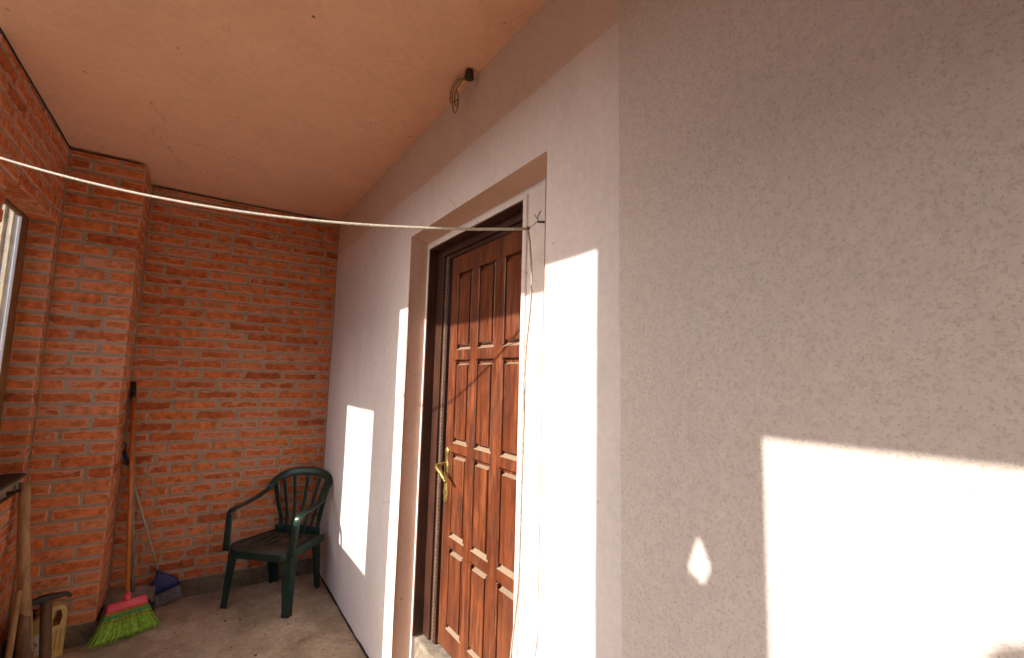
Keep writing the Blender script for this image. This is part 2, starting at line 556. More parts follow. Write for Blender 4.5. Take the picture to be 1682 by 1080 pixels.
def seam(z):     # ragged edge between smooth and rough plaster
    return 0.872 + 0.006*(z-1.0)*1.2 + 0.008*noise.noise(Vector((0, z*2.2, 9))) + 0.004*noise.noise(Vector((0, z*11, 4)))
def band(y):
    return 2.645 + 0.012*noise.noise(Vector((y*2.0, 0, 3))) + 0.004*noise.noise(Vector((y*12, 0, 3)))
wall_patch('smooth_plaster', 'smooth_plaster', 0.87, D+0.1, -0.02, 2.645, 0.0, (NY0, NY1, NZ), edge0=seam, top=band)
wall_patch('upper_band', 'band_plaster', 0.87, D+0.1, 2.645, H+0.02, 0.0004, edge0=seam, bot=band)  # slightly tanner band of the wall under the ceiling
wall_patch('roughcast_plaster', 'roughcast', -2.6, 0.87, -0.02, H+0.02, 0.0006, edge1=lambda z: seam(z)+0.0008)
# plaster of the recess: side reveals, soffit, inner ledge
def quad_grid(bm, a, b_, c, d, nu, nv, wob=0.0):
    a, b_, c, d = map(Vector, (a, b_, c, d))
    n = (b_-a).cross(d-a).normalized()
    g = []
    for i in range(nu+1):
        row = []
        for j in range(nv+1):
            u, w_ = i/nu, j/nv
            p = a*(1-u)*(1-w_) + b_*u*(1-w_) + c*u*w_ + d*(1-u)*w_
            if wob and 0 < j < nv:
                p += n*wob*noise.noise(p*6)
            row.append(bm.verts.new(p))
        g.append(row)
    for i in range(nu):
        for j in range(nv):
            bm.faces.new((g[i][j], g[i+1][j], g[i+1][j+1], g[i][j+1]))
E1 = 0.003
bm = bmesh.new()
quad_grid(bm, (W-E1, NY1+.02, -0.01), (W-E1, NY1, NZ), (X1, NY1, NZ-0.02), (X1, NY1, -0.01), 40, 4, 0.006)
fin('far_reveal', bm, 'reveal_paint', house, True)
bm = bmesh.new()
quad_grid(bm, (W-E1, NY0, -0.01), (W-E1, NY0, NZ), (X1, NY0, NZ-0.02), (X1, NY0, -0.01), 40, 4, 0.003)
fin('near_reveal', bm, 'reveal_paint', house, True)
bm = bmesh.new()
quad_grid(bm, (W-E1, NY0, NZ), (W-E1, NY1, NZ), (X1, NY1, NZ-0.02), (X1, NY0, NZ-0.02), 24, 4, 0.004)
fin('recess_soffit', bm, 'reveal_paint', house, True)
bm = bmesh.new()
box(bm, X1, X1+0.30, NY0-0.01, OY0, -0.01, NZ+0.02)
fin('near_ledge', bm, 'smooth_plaster', house)
bm = bmesh.new()
box(bm, X1, X1+0.30, OY1, NY1+0.01, -0.01, NZ+0.02)
fin('far_ledge', bm, 'smooth_plaster', house)
bm = bmesh.new()
box(bm, X1, X1+0.30, OY0, OY1, OZ, NZ+0.02)
fin('head_ledge', bm, 'smooth_plaster', house)
# masonry behind the plaster
bm = bmesh.new()
box(bm, W+0.012, W+0.40, -2.6, NY0-0.012, -0.13, H+0.25)
box(bm, W+0.012, W+0.40, NY1+0.025, D+0.4, -0.13, H+0.25)
box(bm, W+0.012, W+0.40, NY0-0.010, NY1+0.023, NZ+0.025, H+0.25)
fin('masonry_core', bm, 'mortar', house)
# uneven black strip where the plaster meets the floor
bm = bmesh.new()
n_ = 60
g = []
for i in range(n_+1):
    y = NY1+0.03 + (D-0.03-NY1-0.03)*i/n_
    hgt = 0.010 + 0.007*noise.noise(Vector((y*9, 0, 2)))
    dep = 0.006 + 0.004*noise.noise(Vector((y*7, 3, 2)))
    g.append([bm.verts.new((W-dep-0.004, y, -0.01)), bm.verts.new((W-dep, y, hgt*0.7)), bm.verts.new((W+0.004, y, hgt+0.004))])
for i in range(n_):
    for j in range(2):
        bm.faces.new((g[i][j], g[i+1][j], g[i+1][j+1], g[i][j+1]))
fin('base_strip', bm, 'black_iron', house, True)
# thin plaster bead on the near ledge, along the wooden frame
bx('ledge_bead', 'smooth_plaster', house, X1-0.010, X1+0.01, OY0-0.004, OY0+0.022, 0.26, OZ+0.012, 0.004)

# ------------------------------------------------------------------ entrance door
door = thing('entrance_door', 'brown wooden entrance door with twelve raised panels and brass handle', 'door', (XL, 1.9, 0.0))
LY0, LY1, LZ0, LZ1 = 1.505, 2.268, 0.285, 2.252
cols = [(1.580, 1.738), (1.812, 1.970), (2.035, 2.195)]
rows = [(0.382, 0.768), (0.815, 1.230), (1.275, 1.700), (1.750, 2.156)]
RB, RS, RD = 0.014, 0.004, 0.020          # recess chamfer and depth
ys = sorted([LY0, LY1] + [c for p in cols for c in p])
zs = sorted([LZ0, LZ1] + [c for p in rows for c in p])
bm = bmesh.new()
for i in range(len(ys)-1):
    for j in range(len(zs)-1):
        ya, yb, za, zb = ys[i], ys[i+1], zs[j], zs[j+1]
        is_p = any(abs(ya-c[0]) < 1e-6 for c in cols) and any(abs(za-r[0]) < 1e-6 for r in rows)
        o4 = [bm.verts.new((XL, y, z)) for y, z in ((ya, za), (yb, za), (yb, zb), (ya, zb))]
        if not is_p:
            bm.faces.new(o4)
        else:
            i4 = [bm.verts.new((XL+RD, y, z)) for y, z in ((ya+RS, za+RB), (yb-RS, za+RB), (yb-RS, zb-0.004), (ya+RS, zb-0.004))]
            for k in range(4):
                bm.faces.new((o4[k], o4[(k+1) % 4], i4[(k+1) % 4], i4[k]))
            bm.faces.new(i4)
bmesh.ops.remove_doubles(bm, verts=bm.verts, dist=1e-5)
for (za, zb) in rows:
    for (ya, yb) in cols:
        for y in (ya+0.005, yb-0.005):
            sweep(bm, [(XL+0.003, y, za+0.010), (XL+0.003, y, zb-0.010)], circ(0.0052, 8), Vector((0, 1, 0)))
# edges and back of the leaf
bk = [bm.verts.new((XL+0.042, y, z)) for y, z in ((LY0, LZ0), (LY1, LZ0), (LY1, LZ1), (LY0, LZ1))]
bm.faces.new(bk)
fc = [bm.verts.new((XL, y, z)) for y, z in ((LY0, LZ0), (LY1, LZ0), (LY1, LZ1), (LY0, LZ1))]
for k in range(4):
    bm.faces.new((fc[k], fc[(k+1) % 4], bk[(k+1) % 4], bk[k]))
for f in bm.faces:
    f.normal_update()
me = bpy.data.meshes.new('leaf')
bmesh.ops.recalc_face_normals(bm, faces=bm.faces)
bm.to_mesh(me); bm.free()
leaf = link('leaf', me, 'door_wood', door)
for (za, zb) in rows:
    for (ya, yb) in cols:
        bm = bmesh.new()
        a, t = 0.020, 0.009
        xb, xf = XL+RD+0.001, XL-0.001
        q0 = [bm.verts.new((xb, y, z)) for y, z in ((ya+a, za+a), (yb-a, za+a), (yb-a, zb-a), (ya+a, zb-a))]
        q1 = [bm.verts.new((xf, y, z)) for y, z in ((ya+a+0.0035, za+a+t), (yb-a-0.0035, za+a+t), (yb-a-0.0035, zb-a-t), (ya+a+0.0035, zb-a-t))]
        bm.faces.new(q1); bm.faces.new(q0)
        for k in range(4):
            bm.faces.new((q0[k], q0[(k+1) % 4], q1[(k+1) % 4], q1[k]))
        fin('panel', bm, 'door_wood', door)
# stepped wooden frame
X2, X3 = 1.084, 1.094
bm = bmesh.new()
box(bm, X2, X2+0.12, OY1-0.080, OY1, 0.262, OZ, 0.003)
box(bm, X2, X2+0.12, OY0, OY0+0.040, 0.262, OZ, 0.003)
box(bm, X2, X2+0.12, OY0+0.041, OY1-0.081, OZ-0.048, OZ, 0.003)
frame = fin('frame', bm, 'frame_wood', door)
def fbox(name, y0, y1, z0, z1, x0, x1, m_='frame_wood', bev=0.003):
    bm = bmesh.new()
    box(bm, x0, x1, y0, y1, z0, z1, bev)
    o = fin(name, bm, m_, None)
    o.parent = frame
    return o
fbox('stop', OY1-0.132, OY1-0.081, 0.262, OZ-0.049, X3, X3+0.09)
fbox('stop', OY0+0.041, OY1-0.133, OZ-0.070, OZ-0.049, X3+0.004, X3+0.09)
# outer lining of the opening, seen end-on as a dark strip
fbox('lining', OY1-0.006, OY1-0.0005, 0.262, OZ-0.001, X1+0.004, X2-0.0005, bev=0.0)
fbox('lining', OY0+0.0005, OY1-0.0065, OZ-0.006, OZ-0.0005, X1+0.004, X2-0.0005, bev=0.0)
# beaded metal strip along the jamb
bm = bmesh.new()
z = 0.275
while z < OZ-0.06:
    r = bmesh.ops.create_cube(bm, size=1)
    bmesh.ops.scale(bm, vec=(0.008, 0.016, 0.013), verts=r['verts'])
    bmesh.ops.translate(bm, vec=(X3-0.003, OY1-0.115, z), verts=r['verts'])
    z += 0.019
box(bm, X3-0.0025, X3+0.001, OY1-0.126, OY1-0.104, 0.264, OZ-0.055)
o = fin('beaded_strip', bm, 'bead_trim', None)
o.parent = frame
# handle: long ornate plate, neck and curled lever, key hole rose
hd = None
def hpart(name, bm, mm='brass'):
    o = fin(name, bm, mm, None, True)
    if hd is not None:
        o.parent = hd
    else:
        o.parent = door
        o.matrix_parent_inverse = Matrix.Translation(-door.location)
    return o
HY = 2.240
bm = bmesh.new()
nseg = 16
prof = []
for k in range(nseg+1):
    t = k/nseg
    z = 0.965 + 0.285*t
    w_ = 0.012 + 0.011*abs(math.sin(t*math.pi*2.5)) + 0.004*math.sin(t*40)
    if k in (0, nseg): w_ = 0.004
    prof.append((z, w_))
for dx in (0.0,):
    fr_ = [(bm.verts.new((XL-0.006, HY-w_, z)), bm.verts.new((XL-0.0095, HY, z)), bm.verts.new((XL-0.006, HY+w_, z)), bm.verts.new((XL+0.002, HY+w_+.002, z)), bm.verts.new((XL+0.002, HY-w_-.002, z))) for z, w_ in prof]
    for r0, r1 in zip(fr_, fr_[1:]):
        for j in range(5):
            bm.faces.new((r0[j], r0[(j+1) % 5], r1[(j+1) % 5], r1[j]))
    bm.faces.new(fr_[0][::-1]); bm.faces.new(fr_[-1])
hd = hpart('handle', bm)
bm = bmesh.new()
lev = smooth_path([(XL-0.004, HY, 1.165), (XL-0.030, HY+0.000, 1.166), (XL-0.052, HY+0.006, 1.160), (XL-0.060, HY-0.012, 1.146), (XL-0.057, HY-0.050, 1.128), (XL-0.055, HY-0.085, 1.106), (XL-0.058, HY-0.105, 1.098)], 5)
k = len(lev)
sweep(bm, [(*p, 0.8+0.5*math.sin(i/k*math.pi), 0.8+0.5*math.sin(i/k*math.pi)) for i, p in enumerate(lev)], circ(0.0085, 8))
hpart('lever', bm)
bm = bmesh.new()
sweep(bm, [(XL-0.012, HY, 1.075), (XL-0.006, HY, 1.075)], circ(0.009, 10))
hpart('key_rose', bm, 'black_iron')

plain('threshold_concrete', (0.30, 0.25, 0.19), 0.9, 0.2, 0.3, 25, 0.4)
threshold = tag(bx('threshold', 'threshold_concrete', None, X1+0.012, X1+0.24, OY0+0.001, OY1-0.001, -0.02, 0.258, 0.012), 'rough concrete threshold block under the brown entrance door', 'threshold', kind='thing')

# ------------------------------------------------------------------ bricks
BH, PITCH_Z, JT = 0.0600, 0.0754, 0.0155
_cache = {}
def brick_mesh(w_, d, h, side=0, var=0):
    """centre of front face at origin, front towards -Y. side: +1 right end also shows, -1 left end, 2 underside."""
    key = (round(w_, 3), round(d, 3), round(h, 3), side, var)
    if key in _cache:
        return _cache[key]
    rnd = random.Random(hash(key) & 0xffff)
    bm = bmesh.new()
    box(bm, -w_/2, w_/2, 0, d, -h/2, h/2)
    bmesh.ops.bevel(bm, geom=list(bm.edges), offset=0.0045, segments=1, affect='EDGES')
    bm.faces.ensure_lookup_table()
    lay = bm.verts.layers.float.new('edge')
    for v in bm.verts:
        v[lay] = 1.0
    want = [Vector((0, -1, 0))]
    if side == 1: want.append(Vector((1, 0, 0)))
    if side == -1: want.append(Vector((-1, 0, 0)))
    if side == 2: want.append(Vector((0, 0, -1)))
    for n in want:
        f = max(bm.faces, key=lambda f: f.normal.dot(n) + f.calc_area()*0.001)
        th = 0.4*min(w_ if abs(n.x) < .5 else d, h if abs(n.z) < .5 else d)
        bmesh.ops.inset_region(bm, faces=[f], thickness=min(0.017, th), depth=0)
        for v in f.verts:
            v[lay] = 0.0
    for v in bm.verts:
        v.co += Vector((rnd.uniform(-1, 1), rnd.uniform(-.6, .6), rnd.uniform(-1, 1)))*0.0016
    me = bpy.data.meshes.new('brick')
    bm.to_mesh(me); bm.free()
    me.materials.append(M['brick'])
    _cache[key] = me
    return me

def put_brick(parent, me, loc, rz=0.0, jit=True):
    o = bpy.data.objects.new('brick', me)
    C.objects.link(o)
    o.parent = parent
    l = Vector(loc) - parent.location
    if jit:
        l += Vector((random.uniform(-.0015, .0015), random.uniform(-.002, .002), random.uniform(-.0012, .0012)))
        o.rotation_euler = (random.uniform(-.006, .006), random.uniform(-.005, .005), rz + random.uniform(-.008, .008))
    else:
        o.rotation_euler = (0, 0, rz)
    o.location = l
    return o

Z0B, ZTOP = 0.118, H-0.022
PROUD = 0.0045
NC = int((ZTOP-Z0B)/PITCH_Z)+1

# back wall
back = thing('brick_wall', 'orange brick end wall with grey mortar behind the green chair', 'wall', (0.26, D, 0))
bm = bmesh.new()
box(bm, PX-0.02, W+0.01, D+PROUD, D+0.25, -0.1, ZTOP)
fin('mortar_bed', bm, 'mortar', back)
random.seed(21)
def course_heights():
    out = []
    for k in range(NC):
        z0 = Z0B + k*PITCH_Z
        h = min(BH, ZTOP-z0-0.002)
        if h > 0.02:
            out.append((k, z0, round(h, 3)))
    return out
def row_joints(a, b_, pitch, phase):
    xs = [a]
    x = a + phase
    while x < b_-0.03:
        if x > a+0.03:
            xs.append(x)
        x += pitch*random.uniform(0.985, 1.015)
    xs.append(b_)
    return xs
def q(v, s=0.006):
    return round(v/s)*s
for k, z0, h in course_heights():
    header = k <= 11 and k % 2 == 0
    if header:
        js = row_joints(PX, W, 0.136, 0.258-0.136*1 + random.uniform(-.01, .01) - 0.12 + 0.136)
    else:
        ph = (0.124 if k % 2 == 1 else 0.258) if k > 11 else 0.20
        js = row_joints(PX, W, 0.272, ph + random.uniform(-.022, .022))
        if k > 14 and random.random() < 0.12 and len(js) > 3:        # a cut piece in the row
            i = random.randrange(1, len(js)-2)
            js.insert(i+1, js[i] + (js[i+1]-js[i])*random.choice((0.3, 0.42)))
    for a, b_ in zip(js, js[1:]):
        w_ = q(b_-a-JT)
        if w_ < 0.022:
            continue
        put_brick(back, brick_mesh(w_, 0.05, h, 0, random.randrange(4) if w_ > 0.2 or header else 0), ((a+b_)/2, D-0.001, z0+h/2))
bm = bmesh.new()
nb = 36
for i in range(nb):
    pass
g = [[bm.verts.new((PX-0.0 + (W-PX)*i/nb, D-0.022-0.006*noise.noise(Vector((i*.6, j*1.0, 0)))+(0.03 if j == 3 else 0), (-0.02, 0.05, 0.105+0.008*noise.noise(Vector((i*.5, 2, 0))), 0.110)[j])) for j in range(4)] for i in range(nb+1)]
for i in range(nb):
    for j in range(3):
        bm.faces.new((g[i][j], g[i+1][j], g[i+1][j+1], g[i][j+1]))
fin('plinth', bm, 'plinth_concrete', back, True)

# pillar in the left corner
pil = thing('brick_pillar', 'orange brick pillar in the corner behind the leaning tools', 'pillar', ((L+PX)/2, PF, 0))
bm = bmesh.new()
box(bm, L-0.125, PX-PROUD, PF+PROUD, D+0.24, -0.1, ZTOP)
fin('mortar_bed', bm, 'mortar', pil)
for k, z0, h in course_heights():
    long_right = k % 2 == 0
    wr = 0.252 if long_right else 0.120
    wl = (PX-L) - wr - JT
    o_ = random.uniform(-0.006, 0.006)
    put_brick(pil, brick_mesh(q(wr), 0.120 if long_right else 0.252, h, 1, random.randrange(3)), (PX-wr/2+0.001, PF-0.001, z0+h/2))
    put_brick(pil, brick_mesh(q(wl-0.004), 0.05, h, 0, random.randrange(3)), (L+0.004+(wl-0.004)/2, PF-0.001+o_*0.2, z0+h/2))
    ys_ = PF + (0.120 if long_right else 0.252) + JT
    we = D - ys_ - 0.012
    put_brick(pil, brick_mesh(q(we), 0.05, h, 0, 0), (PX+0.001, ys_+we/2, z0+h/2), math.pi/2)
bm = bmesh.new()
nb = 14
g = [[bm.verts.new((L + (PX+0.012-L)*i/nb, PF-0.014-0.005*noise.noise(Vector((i*.6, j*1.0, 7)))+(0.025 if j == 3 else 0), (-0.02, 0.05, 0.105, 0.112)[j])) for j in range(4)] for i in range(nb+1)]
for i in range(nb):
    for j in range(3):
        bm.faces.new((g[i][j], g[i+1][j], g[i+1][j+1], g[i][j+1]))
bm2 = bm
g2 = [[bm.verts.new((PX+0.012, PF-0.014+(D-PF)*i/6, z)) for z in (-0.02, 0.106)] for i in range(7)]
for i in range(6):
    bm.faces.new((g2[i][0], g2[i+1][0], g2[i+1][1], g2[i][1]))
fin('plinth', bm, 'plinth_concrete', pil, False)

# side wall with the window
WY0, WY1, WZ0, WZ1 = 2.90, 3.722, 1.020, 2.478
SY0 = 2.605
side = thing('brick_side_wall', 'orange brick side wall holding the wooden window at the left edge', 'wall', (L, 3.2, 0))
bm = bmesh.new()
xa, xb = L-0.152, L-PROUD
box(bm, xa, xb, SY0+PROUD, WY0-PROUD, -0.1, ZTOP)
box(bm, xa, xb, WY1+PROUD, PF+0.004, -0.1, ZTOP)
box(bm, xa, xb, WY0-PROUD, WY1+PROUD, -0.1, WZ0-0.02)
box(bm, L-0.11, xb, WY0-PROUD, WY1+PROUD, WZ1+PROUD, ZTOP)
box(bm, L-0.25, L-0.1105, WY0-PROUD, WY1+PROUD, WZ1+0.10, ZTOP)
fin('mortar_bed', bm, 'mortar', side)
RZ = math.pi/2
for k, z0, h in course_heights():
    zc = z0+h/2
    ph = (0.124 if k % 2 else 0.258)
    if z0+h <= WZ0-0.015 or z0 >= WZ1-0.03:
        js = row_joints(SY0, PF-0.004, 0.272, ph + random.uniform(-.02, .02))
        spans = list(zip(js, js[1:]))
        low = WZ1-0.03 <= z0 < WZ1+0.05
        for a, b_ in spans:
            w_ = q(b_-a-JT)
            if w_ > 0.022:
                put_brick(side, brick_mesh(w_, 0.117 if low else 0.05, h, 2 if low else 0, random.randrange(2)), (L+0.001, (a+b_)/2, zc), RZ)
    else:
        w_ = WY0-SY0-JT*0.3
        if k % 2:
            put_brick(side, brick_mesh(q(w_), 0.117, h, 0, random.randrange(3)), (L+0.001, (SY0+WY0)/2, zc), RZ)
        else:
            put_brick(side, brick_mesh(0.162, 0.117, h, 0, 0), (L+0.001, SY0+0.083, zc), RZ)
            put_brick(side, brick_mesh(0.114, 0.117, h, 0, 0), (L+0.001, WY0-0.06, zc), RZ)
        w_ = PF-0.006-WY1
        # local -X end of a brick turned by +90 deg faces -Y in the world
        put_brick(side, brick_mesh(q(w_), 0.117, h, -1, random.randrange(4)), (L+0.001, WY1+w_/2, zc), RZ)
# window
win = thing('window', 'brown wooden framed window with pale view through its glass', 'window', (L-0.12, 3.31, WZ0))
FX0, FX1 = -0.914, -0.894
def wbox(name, m_, *a, bev=0.004):
    return bx(name, m_, win, *a, bev)
fw_ = 0.098
wbox('frame', 'window_wood', FX0, FX1, WY1-fw_, WY1+0.006, WZ0+0.005, WZ1+0.006)
wbox('frame', 'window_wood', FX0, FX1, WY0-0.006, WY0+fw_-0.012, WZ0+0.005, WZ1+0.006)
wbox('frame', 'window_wood', FX0, FX1, WY0+fw_-0.011, WY1-fw_-0.001, WZ1-0.040, WZ1+0.006)
wbox('frame', 'window_wood', FX0, FX1, WY0+fw_-0.011, WY1-fw_-0.001, WZ0+0.005, WZ0+0.075)
wbox('shade_panel', 'window_wood', FX0+0.004, FX1-0.004, WY0+fw_-0.011, WY1-fw_-0.001, WZ0+0.0755, 1.452)  # unseen solid panel added to end the sun patch at its lower edge
wbox('pane', 'window_glass', FX0+0.001, FX0+0.004, WY0+fw_-0.011, WY1-fw_-0.001, 1.4525, WZ1-0.0405, bev=0.0)
wbox('glazing_bead', 'white_pvc', FX0+0.0045, FX1-0.002, WY1-fw_-0.005, WY1-fw_-0.0005, 1.4525, WZ1-0.0405, bev=0.002)
wbox('sill', 'dark_tin', FX1+0.001, L+0.018, WY0-0.02, WY1-0.03, WZ0-0.016, WZ0+0.002, bev=0.002)
tube('stay_bar', 'black_iron', win, [(L+0.022, 2.95, 0.955), (L+0.022, 3.60, 0.952)], 0.008, 6)
for yb in (3.0, 3.5):
    bx('stay_bracket', 'black_iron', win, L-0.004, L+0.022, yb-0.01, yb+0.01, 0.946, 0.962, 0.001)

# ------------------------------------------------------------------ left side nearer the camera (out of frame): added plank screen whose diamond cut-out shapes the sunlight, beam, post
scr = thing('sun_mask_screen', 'added unseen plank screen with small diamond cut-out shaping the sun patches', 'screen', (L-0.04, 0.735, 0))
KZ, KY = 0.575, 0.015
XS = L-0.02
dz_ = KZ*(W-XS); dy_ = KY*(W-XS)
sy0, sy1 = 0.503+dy_, 0.968+dy_
dia = [(0.650+dy_, 1.288+dz_), (0.620+dy_, 1.228+dz_), (0.641+dy_, 1.184+dz_), (0.681+dy_, 1.206+dz_)]
def plate(name, poly_outer, hole, x0, x1, parent, m_):
    """rectangular board (y0,y1,z0,z1) with a 4-sided hole"""
    y0, y1, z0, z1 = poly_outer
    bm = bmesh.new()
    # outer corners matched to hole corners: top, right(low y), bottom, left
    outer = [(y1, z1), (y0, z1), (y0, z0), (y1, z0)]
    for x in (x0, x1):
        O = [bm.verts.new((x, *p)) for p in outer]
        Hh = [bm.verts.new((x, *p)) for p in hole]
        hm = {'t': Hh[0], 'r': Hh[1], 'b': Hh[2], 'l': Hh[3]}
        bm.faces.new((O[0], O[1], hm['t'])); bm.faces.new((O[1], hm['r'], hm['t']))
        bm.faces.new((O[1], O[2], hm['r'])); bm.faces.new((O[2], hm['b'], hm['r']))
        bm.faces.new((O[2], O[3], hm['b'])); bm.faces.new((O[3], hm['l'], hm['b']))
        bm.faces.new((O[3], O[0], hm['l'])); bm.faces.new((O[0], hm['t'], hm['l']))
    bm.verts.ensure_lookup_table()
    V = list(bm.verts)
    for ring in (list(range(0, 4)), list(range(4, 8))):
        for k in range(4):
            a, b_ = ring[k], ring[(k+1) % 4]
            bm.faces.new((V[a], V[b_], V[b_+8], V[a+8]))
    return fin(name, bm, m_, parent)
plate('plank', (sy0+0.09, sy1-0.20, -0.02, H+0.1), dia, XS-0.018, XS, scr, 'timber')
for a, b_ in ((sy0, sy0+0.0895), (sy1-0.1995, sy1-0.1), (sy1-0.0995, sy1)):
    bx('plank', 'timber', scr, XS-0.02, XS+0.001, a, b_, -0.02, H+0.1, 0.0)
bm = bmesh.new()
box(bm, L-0.25, L, -2.6, -0.28, -0.1, H+0.1)  # added unseen walls that cut the light near the camera
box(bm, L+0.001, W-0.01, -1.45, -1.30, -0.1, H+0.005)
tag(fin('light_block_wall', bm, 'mortar'), 'added unseen plain wall behind the camera, cutting light at the near end', 'wall', kind='thing')
beam = tag(bx('beam', 'timber', None, L-0.12, L-0.045, -0.279, sy0+0.03, 1.503+KZ*(W-L+0.12), H+0.1, 0.004), 'timber beam over the wide porch opening beside the camera', 'beam', kind='thing')
post = tag(bx('porch_post', 'timber', None, L-0.10, L-0.002, -2.6, -2.5, -0.02, 2.52, 0.004), 'square timber post at the open end of the porch', 'post', kind='thing')
# added ball-topped post, its shadow standing in for the camera's in the sunlit patch
gx = -0.98
gp = thing('shadow_post', 'added unseen ball-topped post outside the porch casting a camera-like shadow', 'post', (gx, 0.155, -0.12))
gz = 1.212 + KZ*(W-gx)
bm = bmesh.new()
bmesh.ops.create_uvsphere(bm, u_segments=20, v_segments=12, radius=0.06)
bmesh.ops.translate(bm, vec=(gx, 0.155+KY*(W-gx), gz), verts=bm.verts)
fin('ball_cap', bm, 'dark_tin', gp, True)
tube('shaft', 'dark_tin', gp, [(gx, 0.155+KY*(W-gx), -0.12), (gx, 0.155+KY*(W-gx), gz-0.04)], 0.03, 10)

# timber fence far beyond the window
fence = thing('board_fence', 'pale vertical board fence seen through the window glass', 'fence', (-1.95, 7.8, -0.12))
fence.rotation_euler = (0, 0, math.radians(-48))
def board_mesh(nm, w_, t, h, m_):
    bm = bmesh.new()
    box(bm, -w_/2, w_/2, 0, t, 0, h, 0.004)
    me = bpy.data.meshes.new(nm); bm.to_mesh(me); bm.free(); me.materials.append(M[m_])
    return me
bme, tme = board_mesh('board', 0.150, 0.022, 4.4, 'outdoor_board'), board_mesh('batten', 0.045, 0.03, 4.4, 'batten_wood')
for i in range(-9, 10):
    for nm, me, dx, dy in (('board', bme, 0.0, 0.0), ('batten', tme, 0.08, -0.031)):
        o = bpy.data.objects.new(nm, me); C.objects.link(o); o.parent = fence
        o.location = (i*0.16+dx, dy+random.uniform(0, .0008), 0)

# added house across the yard (out of frame): hides the low sky, shades the yard
nh = thing('sky_block_house', 'added unseen low house with gable roof across the yard, blocking the low sky', 'house', (-8.0, 2.0, -0.12))
bx('wall', 'roughcast', nh, -13.0, -8.0, -13, 17, -0.12, 3.1, 0.0)
bm = bmesh.new()
prof = [(-7.6, 3.00), (-10.5, 4.50), (-13.4, 3.00), (-13.4, 3.12), (-10.5, 4.65), (-7.6, 3.12)]
r0 = [bm.verts.new((x_, -13.4, z_)) for x_, z_ in prof]; r1 = [bm.verts.new((x_, 17.4, z_)) for x_, z_ in prof]
for j in range(6): bm.faces.new((r0[j], r0[(j+1) % 6], r1[(j+1) % 6], r1[j]))
bm.faces.new(r0); bm.faces.new(r1)
fin('roof', bm, 'reveal_paint', nh)
for y_ in (-7, -2, 3, 8, 13):
    w_o = bx('window', 'window_wood', nh, -8.0, -7.95, y_, y_+1.2, 1.0, 2.3, 0.01)
    p_o = bx('pane', 'black_plastic', None, -7.953, -7.94, y_+.08, y_+1.12, 1.08, 2.22, 0.0)
    p_o.parent = w_o

# ------------------------------------------------------------------ green plastic armchair
FL, FR_, RL, RR = Vector((.238, 3.879, 0)), Vector((.606, 3.511, 0)), Vector((.598, 4.178, 0)), Vector((.884, 3.905, 0))
fm, rm = (FL+FR_)/2, (RL+RR)/2
fwd = (fm-rm); fwd.z = 0; fwd.normalize()
sid = Vector((fwd.y, -fwd.x, 0))          # chair's own right as it faces fwd
if (FR_-FL).dot(sid) < 0: sid = -sid      # +s towards the wall side (image right)
cen = (fm+rm)/2
chair = thing('plastic_chair', 'dark green plastic armchair with slatted back in the corner', 'chair', (cen.x, cen.y, 0))
def cp(s, f, z):
    p = cen + sid*s + fwd*f
    return (p.x, p.y, z)
def cd(s, f, z):
    v = sid*s + fwd*f; return Vector((v.x, v.y, z))
def cpath(pts, n=5):
    out = []
    for p in smooth_path(pts, n):
        out.append((*cp(*p[:3]), *p[3:]))
    return out
SEAT_Z = 0.405
# legs: channel section, flared at the foot
def leg(f0, s0, f1, s1, ztop, wt, wb):
    bm = bmesh.new()
    sg = 1 if s0 > 0 else -1
    ff = 1 if f0 > 0 else -1
    rings = []
    n = 8
    for k in range(n+1):
        t = k/n
        z = ztop*(1-t) + 0.002
        s = s1+(s0-s1)*(t**1.15); f = f1+(f0-f1)*(t**1.15)
        w_ = wt+(wb-wt)*t**0.7
        if k == n: w_ *= 1.08
        th = 0.006
        # L-shaped channel: corner at outer front, wings going inward
        P6 = [(s, f), (s-sg*w_, f+ff*0.002), (s-sg*w_, f-ff*th), (s-sg*th*1.4, f-ff*th*1.4), (s-sg*th, f-ff*w_), (s+sg*0.002, f-ff*w_)]
        rings.append([bm.verts.new(cp(a, b_, z)) for a, b_ in P6])
    for r0, r1 in zip(rings, rings[1:]):
        for j in range(6):
            bm.faces.new((r0[j], r0[(j+1) % 6], r1[(j+1) % 6], r1[j]))
    bm.faces.new(rings[0]); bm.faces.new(rings[-1])
    fin('leg', bm, 'green_plastic', chair)
def lf(v):   # world foot -> local (s, f)
    d = v-cen
    return d.dot(sid), d.dot(fwd)
for v in (FL, FR_):
    s, f = lf(v)
    sg = 1 if s > 0 else -1
    leg(f, s, f-0.015, s-sg*0.018, 0.395, 0.075, 0.043)
for v in (RL, RR):
    s, f = lf(v)
    sg = 1 if s > 0 else -1
    leg(f, s, f+0.055, s+sg*0.012, 0.385, 0.075, 0.042)
fs, ff_ = abs(lf(FR_)[0]), lf(FR_)[1]
rs, rf_ = abs(lf(RR)[0]), lf(RR)[1]
